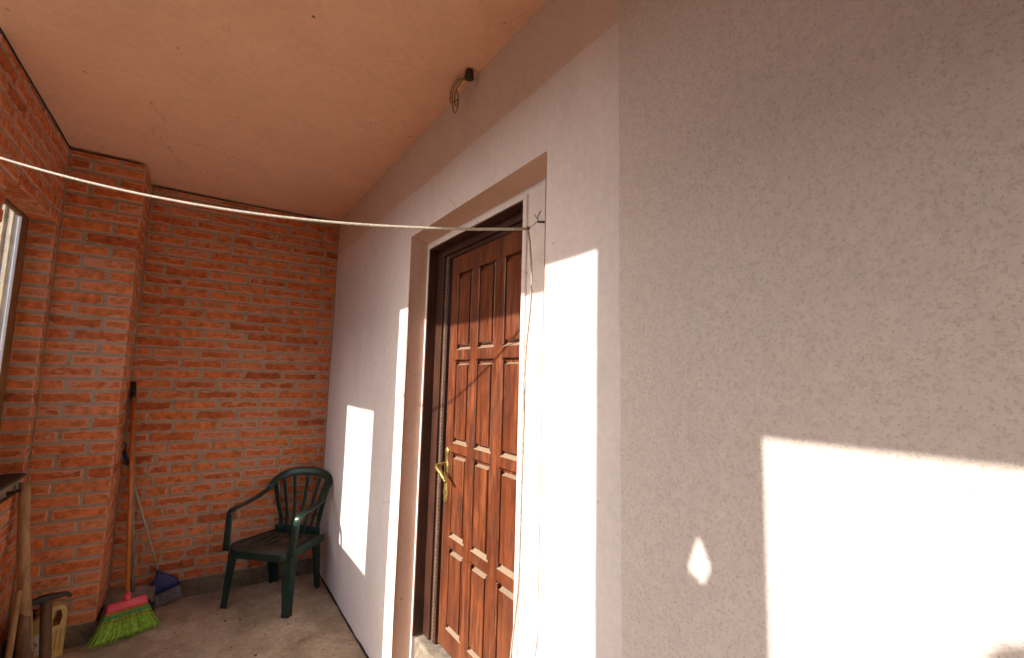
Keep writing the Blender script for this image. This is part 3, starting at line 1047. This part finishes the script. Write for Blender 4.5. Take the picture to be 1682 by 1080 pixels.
# seat: dished slab with rolled apron and six long slots
bm = bmesh.new()
NS, NF = 26, 16
def seat_pt(u, v):          # u -1..1 side, v 0 front..1 back
    half = 0.243 + (0.205-0.243)*v
    if v < 0.12:
        half -= 0.025*(1-v/0.12)**2
    f = 0.235 - 0.455*v
    z = SEAT_Z + 0.012 - 0.030*v - 0.018*(1-u*u)*math.sin(min(1, v*1.3)*math.pi)
    if v < 0.14:
        z -= 0.022*(1-v/0.14)**2
    return half*u, f, z
gv = {}
for i in range(NS+1):
    for j in range(NF+1):
        s, f, z = seat_pt(-1+2*i/NS, j/NF)
        gv[i, j] = bm.verts.new(cp(s, f, z))
for i in range(NS):
    for j in range(NF):
        slot = 4 <= j <= 12 and i in (4, 7, 10, 15, 18, 21)
        if not slot:
            bm.faces.new((gv[i, j], gv[i+1, j], gv[i+1, j+1], gv[i, j+1]))
bmesh.ops.recalc_face_normals(bm, faces=bm.faces)
bmesh.ops.solidify(bm, geom=list(bm.faces), thickness=0.005)
fin('seat', bm, 'seat_dust', chair, True)
# apron rolled round the seat
ap = []
for u, v in [(-1, 1.0), (-1, .6), (-1, .25), (-0.98, 0.10), (-0.86, 0.0), (-.4, -0.015), (0, -0.02), (.4, -0.015), (.86, 0.0), (0.98, .10), (1, .25), (1, .6), (1, 1.0)]:
    s, f, z = seat_pt(u, max(v, 0)); f += (0.0 if v > 0 else -v*0.45)
    ap.append((s*1.015, f+(0.004 if v < 0.05 else 0), z-0.022))
bm = bmesh.new()
sweep(bm, cpath(ap, 4), rrect(0.007, 0.028, 0.006))
fin('apron', bm, 'green_plastic', chair, True)
# arms running into the arched back rim: one part each side, plus the rim
def arm(sg):
    pts = [(sg*(fs-0.018), ff_-0.012, 0.385, 1.15, 1), (sg*(fs-0.010), ff_-0.022, 0.50, 1, 1), (sg*(fs-0.004), ff_-0.034, 0.595, 0.95, 1), (sg*(fs+0.000), ff_-0.052, 0.632, 1.0, 1.0),
           (sg*(fs+0.004), ff_-0.085, 0.645, 1.05, 1), (sg*(fs+0.006), ff_-0.20, 0.655, 1, 1), (sg*(fs+0.000), ff_-0.32, 0.675, .95, 1), (sg*(fs-0.022), ff_-0.415, 0.715, .85, 1)]
    path = cpath(pts, 5)
    bm = bmesh.new()
    n = len(path)
    # band lies flat on top of the arm and turns to face forward on the post
    refs = []
    for i, p in enumerate(path):
        t = (Vector(path[min(i+1, n-1)][:3]) - Vector(path[max(i-1, 0)][:3])).normalized()
        acr = cd(sg, 0, 0)
        refs.append(acr.cross(t) * (1 if True else -1))
    sweep(bm, path, rrect(0.026, 0.0065, 0.006), refs)
    fin('armrest', bm, 'green_plastic', chair, True)
arm(1); arm(-1)
def rimpt(t):     # t -1..1 over the arch
    a = t*math.pi/2
    s = (fs-0.022)*math.copysign(abs(math.sin(a))**0.80, a)
    z = 0.715 + 0.118*(max(0, math.cos(a))**0.75)
    f = ff_-0.415 - 0.135*math.cos(a)**0.8 if abs(t) < 0.999 else ff_-0.415
    return s, f, z
bm = bmesh.new()
path = [(*cp(*rimpt(-1+2*i/28)), 0.85+0.35*math.cos((-1+2*i/28)*math.pi/2), 1) for i in range(29)]
refs = []
for i in range(29):
    t = -1+2*i/28
    k = math.cos(t*math.pi/2)
    refs.append(cd(-t*0.55, 0.95, 0.35+0.55*(1-k)))
sweep(bm, path, rrect(0.026, 0.0075, 0.006), refs)
fin('backrest_rim', bm, 'green_plastic', chair, True)
# fan of back slats
def slat(u, wd):
    t = u*0.80
    s1, f1, z1 = rimpt(t)
    s0 = u*0.155; f0 = -0.205; z0 = SEAT_Z-0.018
    pts = [(s0, f0, z0), (s0*1.02, f0-0.020, z0+0.09), (s0*1.06+(s1-s0)*0.30, f0+(f1-f0)*0.62, z0+0.21), (s1*0.97, f1+0.004, z1-0.012)]
    bm = bmesh.new()
    pts = [(*p, 0.9+0.25*i/3, 1) for i, p in enumerate(pts)]
    sweep(bm, cpath(pts, 5), rrect(wd, 0.0045, 0.004), cd(0, 1, 0.15))
    fin('slat', bm, 'green_plastic', chair, True)
for u in (-1.0, -.67, -.335, 0, .335, .67, 1.0):
    slat(u, 0.017 if abs(u) == 1 else 0.013)
# wide base of the backrest
bm = bmesh.new()
sweep(bm, cpath([(-0.185, -0.200, SEAT_Z+0.004), (0, -0.218, SEAT_Z+0.010), (0.185, -0.200, SEAT_Z+0.004)], 6), rrect(0.005, 0.030, 0.004))
fin('backrest_base', bm, 'green_plastic', chair, True)

# ------------------------------------------------------------------ clothes line
A = Vector((0.9185, 1.306, 2.137)); B = Vector((L+0.010, 2.622, 2.43))
rope = thing('clothes_line', 'white rope strung across the porch from brick wall to door niche', 'rope', A)
path = []
for i in range(41):
    t = i/40
    p = A.lerp(B, t)
    p.z = 2.134 - 0.040*t + 0.343*t*t
    path.append(tuple(p))
tube('line', 'rope', rope, path, 0.0052, 8)
tail = smooth_path([(0.9185, 1.306, 2.135), (0.924, 1.300, 2.08), (0.93, 1.294, 1.971), (0.93, 1.296, 1.86), (0.93, 1.317, 1.697), (0.93, 1.319, 1.489), (0.93, 1.324, 1.247), (0.93, 1.328, 0.991), (0.93, 1.340, 0.853), (0.93, 1.365, 0.691), (0.93, 1.39, 0.45), (0.93, 1.385, 0.2), (0.92, 1.36, 0.012)], 6)
tube('tail', 'rope', rope, tail, 0.0036, 7)
tube('tie_wire', 'steel', rope, [(0.9185, 1.306, 2.137), (0.922, 1.285, 2.140), (0.925, 1.262, 2.150)], 0.0016, 5)
bm = bmesh.new()
bmesh.ops.create_icosphere(bm, subdivisions=2, radius=0.008)
for v in bm.verts: v.co = Vector((v.co.x*1.0, v.co.y*1.3, v.co.z*0.9)) + Vector((0.9185, 1.306, 2.136))
fin('knot', bm, 'grey_cord', rope, True)
nail = thing('hook_nail', 'dark bent hook nail in the plaster beside the door top', 'nail', (0.937, NY0, 2.145))
tube('shank', 'black_iron', nail, [(0.940, NY0-0.02, 2.142), (0.936, 1.235, 2.143), (0.930, 1.262, 2.150)], 0.0042, 7)
tube('bent_wire', 'black_iron', nail, smooth_path([(0.931, 1.258, 2.149), (0.930, 1.266, 2.162), (0.930, 1.258, 2.176), (0.930, 1.246, 2.184)], 4), 0.0017, 5)
tube('bent_wire', 'black_iron', nail, smooth_path([(0.930, 1.266, 2.162), (0.930, 1.276, 2.172), (0.930, 1.282, 2.182)], 4), 0.0015, 5)

# ------------------------------------------------------------------ old ceiling socket with loose wires
soc = thing('lamp_socket', 'dark empty lamp socket with loose wire loops under the ceiling', 'lamp socket', (0.885, 1.745, H))
bm = bmesh.new()
bmesh.ops.create_cone(bm, cap_ends=True, segments=16, radius1=0.022, radius2=0.018, depth=0.034)
bmesh.ops.translate(bm, vec=(0.885, 1.735, H-0.024), verts=bm.verts)
fin('base', bm, 'bakelite', soc, True)
for sx, zz in ((0, 0), (0.012, 0.03), (-0.01, 0.045)):
    tube('wire', 'old_cable', soc, smooth_path([(0.875, 1.755, H-0.03), (0.862+sx, 1.80, H-0.028), (0.858+sx, 1.838, H-0.055), (0.862+sx, 1.850, H-0.10), (0.868+sx, 1.838, H-0.155+zz), (0.872, 1.815, H-0.150+zz), (0.872, 1.810, H-0.10), (0.866, 1.822, H-0.05)], 6), 0.0032, 6)

# ------------------------------------------------------------------ broom with pink head and lime bristles
def P3(v): return Vector(v)
def head_frame(origin, along, upv):
    a = Vector(along).normalized(); u = Vector(upv).normalized()
    n = a.cross(u).normalized()
    return lambda s, t, w_: Vector(origin) + a*s + n*t + u*w_
def broom(name, label, foot, along, top, head_m, bris_m, hand_m, neck_h, bl, wt, wb, th, handle_r, hh, threads=(), shape='flat', ntuft=46, rows_=5, seed=1):
    rnd = random.Random(seed)
    foot = Vector(foot); top = Vector(top)
    upv = (top-foot).normalized()
    al = Vector(along); al = (al - upv*al.dot(upv)).normalized()
    hf = head_frame(foot, al, upv)
    t_ = thing(name, label, 'broom', foot)
    zb = bl
    # bristles: many flat tapering strips
    bm = bmesh.new()
    for r in range(rows_):
        v = (r/(rows_-1)-0.5)*2
        for i in range(ntuft):
            u = -1+2*(i+rnd.uniform(-.4, .4))/(ntuft-1)
            cx0, cy0 = u*wt*0.97, v*th*0.75
            cx1, cy1 = u*wb + rnd.gauss(0, 0.006), v*th*1.55 + rnd.gauss(0, 0.005)
            e_ = rnd.uniform(-0.004, 0.012) + 0.006*abs(u)
            mid = 0.55
            hw = rnd.uniform(0.0018, 0.0034)
            an = rnd.uniform(0, math.pi)
            ca, sa = math.cos(an)*hw, math.sin(an)*hw
            prev = None
            for (tt, k_) in ((0, 1), (mid, 1.0), (1, 0.6)):
                x_ = cx0+(cx1-cx0)*(tt**1.25); y_ = cy0+(cy1-cy0)*(tt**1.4)
                z_ = zb*(1-tt)+e_*tt
                a_ = bm.verts.new(hf(x_-ca*k_, y_-sa*k_, z_)); b_ = bm.verts.new(hf(x_+ca*k_, y_+sa*k_, z_))
                c_ = bm.verts.new(hf(x_-sa*k_*.5, y_+ca*k_*.5, z_))
                if prev:
                    for q0, q1 in ((0, 1), (1, 2), (2, 0)):
                        bm.faces.new((prev[q0], prev[q1], (a_, b_, c_)[q1], (a_, b_, c_)[q0]))
                prev = (a_, b_, c_)
    br = fin('bristles', bm, bris_m, t_)
    br['kind'] = 'stuff'
    # solid core so the tuft does not look through
    bm = bmesh.new()
    rg = []
    for w_, k_, d_ in ((0.02, 0.90, 1.1), (bl*0.5, 0.5*(wt+wb)/wb*0.93, 0.9), (bl, wt/wb*0.96, 0.62)):
        rg.append([bm.verts.new(hf(a*wb*k_, b_*th*d_, w_)) for a, b_ in ((-1, -1), (1, -1), (1, 1), (-1, 1))])
    for r0, r1 in zip(rg, rg[1:]):
        for j in range(4): bm.faces.new((r0[j], r0[(j+1) % 4], r1[(j+1) % 4], r1[j]))
    bm.faces.new(rg[0]); bm.faces.new(rg[-1])
    fin('bristle_core', bm, bris_m, t_)
    # head shell
    bm = bmesh.new()
    if shape == 'flat':
        prof = [(0, 1.0, 1.0), (0.25, 0.985, 1.0), (0.8, 0.93, 0.85), (1.0, 0.86, 0.6)]
    else:
        prof = [(0, 1.0, 1.0), (0.3, 0.93, 1.0), (0.62, 0.62, 0.95), (0.86, 0.30, 0.9), (1.0, 0.16, 0.85)]
    rg = []
    for w_, k_, d_ in prof:
        ring = []
        for a, b_ in rrect(wt*1.04*k_, th*1.0*d_, 0.012):
            ring.append(bm.verts.new(hf(a, b_, bl-0.006+hh*w_)))
        rg.append(ring)
    for r0, r1 in zip(rg, rg[1:]):
        for j in range(len(r0)): bm.faces.new((r0[j], r0[(j+1) % len(r0)], r1[(j+1) % len(r0)], r1[j]))
    bm.faces.new(rg[0][::-1]); bm.faces.new(rg[-1])
    fin('head', bm, head_m, t_, True)
    bm = bmesh.new()
    sweep(bm, [tuple(hf(0, 0, bl+hh*0.75)) + (1.3, 1.3), tuple(hf(0, 0, bl+hh*1.05)) + (1.25, 1.25), tuple(hf(0, 0, bl+hh+neck_h)) + (1.0, 1.0)], circ(handle_r*1.35, 10), al)
    fin('socket', bm, head_m, t_, True)
    ln = (top-foot).length
    bm = bmesh.new()
    sweep(bm, [tuple(hf(0, 0, bl+hh+neck_h-0.02)), tuple(hf(0, 0, ln*0.6)), tuple(hf(0, 0, ln))], circ(handle_r, 10), al)
    fin('handle', bm, hand_m, t_, True)
    for w_, mm in threads:
        k_ = 1-w_/bl
        x_ = wt+(wb-wt)*k_**1.25; y_ = th*0.75+(th*0.8)*k_**1.4
        bm = bmesh.new()
        ring = [tuple(hf(a*1.01, b_*1.05, w_)) for a, b_ in rrect(x_+0.004, y_+0.004, 0.012)]
        sweep(bm, ring+[ring[0]], circ(0.0028, 5), upv, cap=False)
        fin('stitching', bm, mm, t_, True)
    return t_, hf, ln

t_, hf, ln = broom('broom', 'broom with orange handle, pink head and lime green bristles', (-0.245, 3.742, 0.004), (0.320, 0.162, 0), (-0.372, 4.150, 1.420), 'pink_plastic', 'lime_bristle', 'orange_handle',
      0.030, 0.165, 0.104, 0.178, 0.019, 0.0125, 0.052, threads=((0.150, 'red_thread'), (0.139, 'teal_thread'), (0.130, 'teal_thread'), (0.114, 'red_thread')), seed=3)
bm = bmesh.new()
sweep(bm, [tuple(hf(0, 0, ln-0.012)), tuple(hf(0, 0, ln+0.022))], circ(0.0145, 10), Vector((1, 0, 0)))
fin('end_cap', bm, 'black_plastic', t_, True)

t_, hf, ln = broom('broom', 'small broom with dark blue head and grey bristles against the brick wall', (-0.060, 4.125, 0.004), (1, 0.02, 0), (-0.372, 4.182, 0.985), 'blue_plastic', 'grey_bristle', 'pale_handle',
      0.02, 0.100, 0.092, 0.088, 0.017, 0.0075, 0.130, shape='fan', ntuft=24, rows_=4, seed=9)
bm = bmesh.new()
sweep(bm, [tuple(hf(0, 0, ln-0.03)), tuple(hf(0, 0, ln+0.07))], circ(0.012, 10), Vector((1, 0, 0)))
fin('grip', bm, 'blue_plastic', t_, True)
bm = bmesh.new()
c0 = hf(0, 0, ln+0.095)
ring = [tuple(c0 + Vector((0.016*math.cos(a), -0.004, 0.030*math.sin(a)))) for a in [2*math.pi*k/16 for k in range(17)]]
sweep(bm, ring, circ(0.004, 6), Vector((0, 1, 0)), cap=False)
fin('hanging_loop', bm, 'black_plastic', t_, True)

# ------------------------------------------------------------------ long-handled dustpan
dp = thing('dustpan', 'grey long-handled dustpan behind the pink and lime broom', 'dustpan', (-0.27, 4.09, 0))
tube('pole', 'grey_plastic', dp, [(-0.258, 4.105, 0.10), (-0.375, 4.178, 1.415)], 0.0115, 10)
tube('grip', 'black_plastic', dp, [(-0.3723, 4.1763, 1.385), (-0.383, 4.183, 1.520)], 0.017, 10)
bm = bmesh.new()
# hood: sloping top sheet with side cheeks, open towards the right front
def dpp(s, f, z):
    a = Vector((0.94, -0.22, 0)).normalized(); n = Vector((-a.y, a.x, 0))
    p = Vector((-0.285, 4.085, 0)) + a*s - n*f
    return (p.x, p.y, z)
vs = [bm.verts.new(dpp(*p)) for p in ((-0.14, -0.07, 0.155), (0.135, -0.07, 0.150), (0.150, 0.055, 0.105), (-0.14, 0.055, 0.085),
                                      (-0.14, -0.07, 0.006), (0.135, -0.07, 0.006), (0.150, 0.060, 0.004), (-0.14, 0.060, 0.004))]
for f in ((0, 1, 2, 3), (4, 5, 6, 7), (0, 1, 5, 4), (0, 3, 7, 4), (1, 2, 6, 5)):
    bm.faces.new([vs[i] for i in f])
bmesh.ops.recalc_face_normals(bm, faces=bm.faces)
bmesh.ops.solidify(bm, geom=list(bm.faces), thickness=0.004)
fin('hood', bm, 'grey_plastic', dp)
bm = bmesh.new()
box(bm, -0.005, 0.175, -0.02, 0.02, 0.004, 0.088, 0.006)
bmesh.ops.rotate(bm, cent=(0, 0, 0), matrix=Matrix.Rotation(math.atan2(-0.22, 0.94), 3, 'Z'), verts=bm.verts)
bmesh.ops.translate(bm, vec=dpp(0.0, 0.072, 0), verts=bm.verts)
fin('lip', bm, 'black_plastic', dp)

# ------------------------------------------------------------------ timber post, stick, pickaxe, canister in the left corner
tp = thing('timber_post', 'thick round pale timber post leaning in the left corner', 'post', (-0.625, 3.50, 0))
bm = bmesh.new()
pp = []
for i in range(13):
    t = i/12
    pp.append((-0.625-0.120*t+0.003*math.sin(t*7), 3.50+0.11*t, 0.002+0.985*t, 1.22-0.30*t+0.03*math.sin(t*9), 1.22-0.30*t))
sweep(bm, pp, circ(0.0255, 14), Vector((0, 1, 0)))
fin('trunk', bm, 'timber', tp, True)
bm = bmesh.new()
sweep(bm, [(-0.625-0.12*t, 3.50+0.11*t, 0.002+0.985*t, k_, k_) for t, k_ in ((0, 1.25), (0.12, 1.24), (0.25, 1.2), (0.31, 1.16), (0.335, 1.05))], circ(0.0268, 14), Vector((0, 1, 0)))
fin('bark_sleeve', bm, 'tool_wood', tp, True)

st = tag(tube('wooden_stick', 'stick_wood', None, [(-0.674, 3.370, 0.004), (-0.680, 3.425, 0.18), (-0.690, 3.508, 0.457)], 0.0135, 10), 'short slim wooden stick leaning in front of the thick timber post', 'stick', kind='thing')

cn = thing('oil_canister', 'tan plastic oil canister with white label beside the brick pillar', 'canister', (-0.60, 3.72, 0))
# body outline in the plane facing the camera (s to the right, z up), extruded
ca = Vector((0.93, 0.36, 0)).normalized(); cnn = Vector((ca.y, -ca.x, 0))
co = Vector((-0.610, 3.702, 0))
def cpt(s, t, z): return tuple(co + ca*s + cnn*t + Vector((0, 0, z)))
outl = [(-0.070, 0.002), (0.068, 0.002), (0.084, 0.018), (0.087, 0.10), (0.086, 0.19), (0.085, 0.245), (0.070, 0.278), (0.040, 0.290), (0.010, 0.284), (-0.030, 0.258), (-0.070, 0.226), (-0.086, 0.200), (-0.087, 0.10), (-0.085, 0.018)]
outl = [p[:2] for p in smooth_path(outl + [outl[0]], 3)[:-1]]
holep = [(0.026, 0.178), (0.056, 0.182), (0.064, 0.225), (0.054, 0.262), (0.034, 0.262), (0.024, 0.225)]
bm = bmesh.new()
def ringv(pts, t, k=1.0, c_=(0.0, 0.14)):
    return [bm.verts.new(cpt(c_[0]+(s-c_[0])*k, t, c_[1]+(z-c_[1])*k)) for s, z in pts]
for t in (-0.045, 0.045):
    pass
rg_ = [ringv(outl, t, k_) for t, k_ in ((-0.045, 0.90), (-0.042, 0.955), (-0.034, 0.99), (-0.02, 1.0), (0.02, 1.0), (0.034, 0.99), (0.042, 0.955), (0.045, 0.90))]
o0, o3 = rg_[0], rg_[-1]
for r0, r1 in zip(rg_, rg_[1:]):
    n = len(r0)
    for j in range(n): bm.faces.new((r0[j], r0[(j+1) % n], r1[(j+1) % n], r1[j]))
h0, h1 = ringv(holep, -0.045), ringv(holep, 0.045)
for j in range(6): bm.faces.new((h0[j], h0[(j+1) % 6], h1[(j+1) % 6], h1[j]))
for o_, h_ in ((o0, h0), (o3, h1)):
    es = []
    for r in (o_, h_):
        for j in range(len(r)):
            e_ = bm.edges.get((r[j], r[(j+1) % len(r)]))
            es.append(e_)
    bmesh.ops.triangle_fill(bm, use_beauty=True, use_dissolve=False, edges=es)
fin('body', bm, 'jug_plastic', cn)
for s0 in (0.020, 0.040, 0.060):
    bm = bmesh.new()
    sweep(bm, [cpt(s0+0.008, 0.046, 0.05), cpt(s0+0.008, 0.046, 0.16)], rrect(0.004, 0.003, 0.002), cnn)
    fin('rib', bm, 'jug_plastic', cn)
bm = bmesh.new()
sweep(bm, [cpt(-0.060, 0, 0.232), cpt(-0.064, 0, 0.275)], circ(0.024, 12), cnn)
fin('cap', bm, 'black_plastic', cn)
def patch(name, mm, s0, s1, z0, z1, off):
    bm = bmesh.new()
    vs = [bm.verts.new(cpt(s, off, z)) for s, z in ((s0, z0), (s1, z0), (s1, z1), (s0, z1))]
    vb = [bm.verts.new(cpt(s, off-0.0015, z)) for s, z in ((s0, z0), (s1, z0), (s1, z1), (s0, z1))]
    bm.faces.new(vs); bm.faces.new(vb)
    for j in range(4): bm.faces.new((vs[j], vs[(j+1) % 4], vb[(j+1) % 4], vb[j]))
    return fin(name, bm, mm, cn)
patch('label', 'label_white', -0.072, 0.018, 0.055, 0.165, 0.0475)
patch('label', 'label_green', -0.072, 0.018, 0.012, 0.042, 0.0475)
bm = bmesh.new()
ring = [cpt(-0.044+0.013*math.cos(a), 0.0478, 0.108+0.013*math.sin(a)) for a in [2*math.pi*k/20 for k in range(21)]]
sweep(bm, ring, circ(0.0028, 5), cnn, cap=False)
fin('emblem', bm, 'label_red', cn)

pk = thing('pickaxe', 'pickaxe with worn brown handle and black iron head before the tan canister', 'pickaxe', (-0.62, 3.57, 0))
tube('handle', 'tool_wood', pk, [(-0.556, 3.540, 0.004), (-0.575, 3.570, 0.16), (-0.598, 3.612, 0.345)], 0.0245, 12)
bm = bmesh.new()
hc = Vector((-0.598, 3.612, 0.350))
pts = [(-0.082, 0.004, 0.35, 0.9), (-0.06, 0.006, .8, 1.0), (-0.03, 0.008, 1.1, 1.1), (0.0, 0.010, 1.25, 1.2), (0.04, 0.010, 1.0, .85), (0.080, 0.006, .8, .7), (0.100, -0.012, .9, .6)]
sweep(bm, [(*(hc + ca*s + Vector((0, 0, z))), a, b_) for s, z, a, b_ in smooth_path(pts, 4)], rrect(0.016, 0.014, 0.005), Vector((0, 0, 1)))
fin('head', bm, 'black_iron', pk, True)

# ------------------------------------------------------------------ grit and dead leaf bits on the concrete
bm = bmesh.new()
rnd = random.Random(5)
for i in range(70):
    x = rnd.uniform(-0.35, 0.90); y = rnd.uniform(2.7, 4.12)
    r = rnd.choice((0.003, 0.004, 0.005, 0.008))
    z = fz(x, y)
    res = bmesh.ops.create_icosphere(bm, subdivisions=1, radius=r)
    for v in res['verts']:
        v.co = Vector((v.co.x*rnd.uniform(.6, 1.6), v.co.y*rnd.uniform(.6, 1.6), v.co.z*0.5)) + Vector((x, y, z + r*0.35))
tag(fin('floor_grit', bm, 'tool_wood'), 'scattered dark grit on the concrete floor', None, kind='stuff')
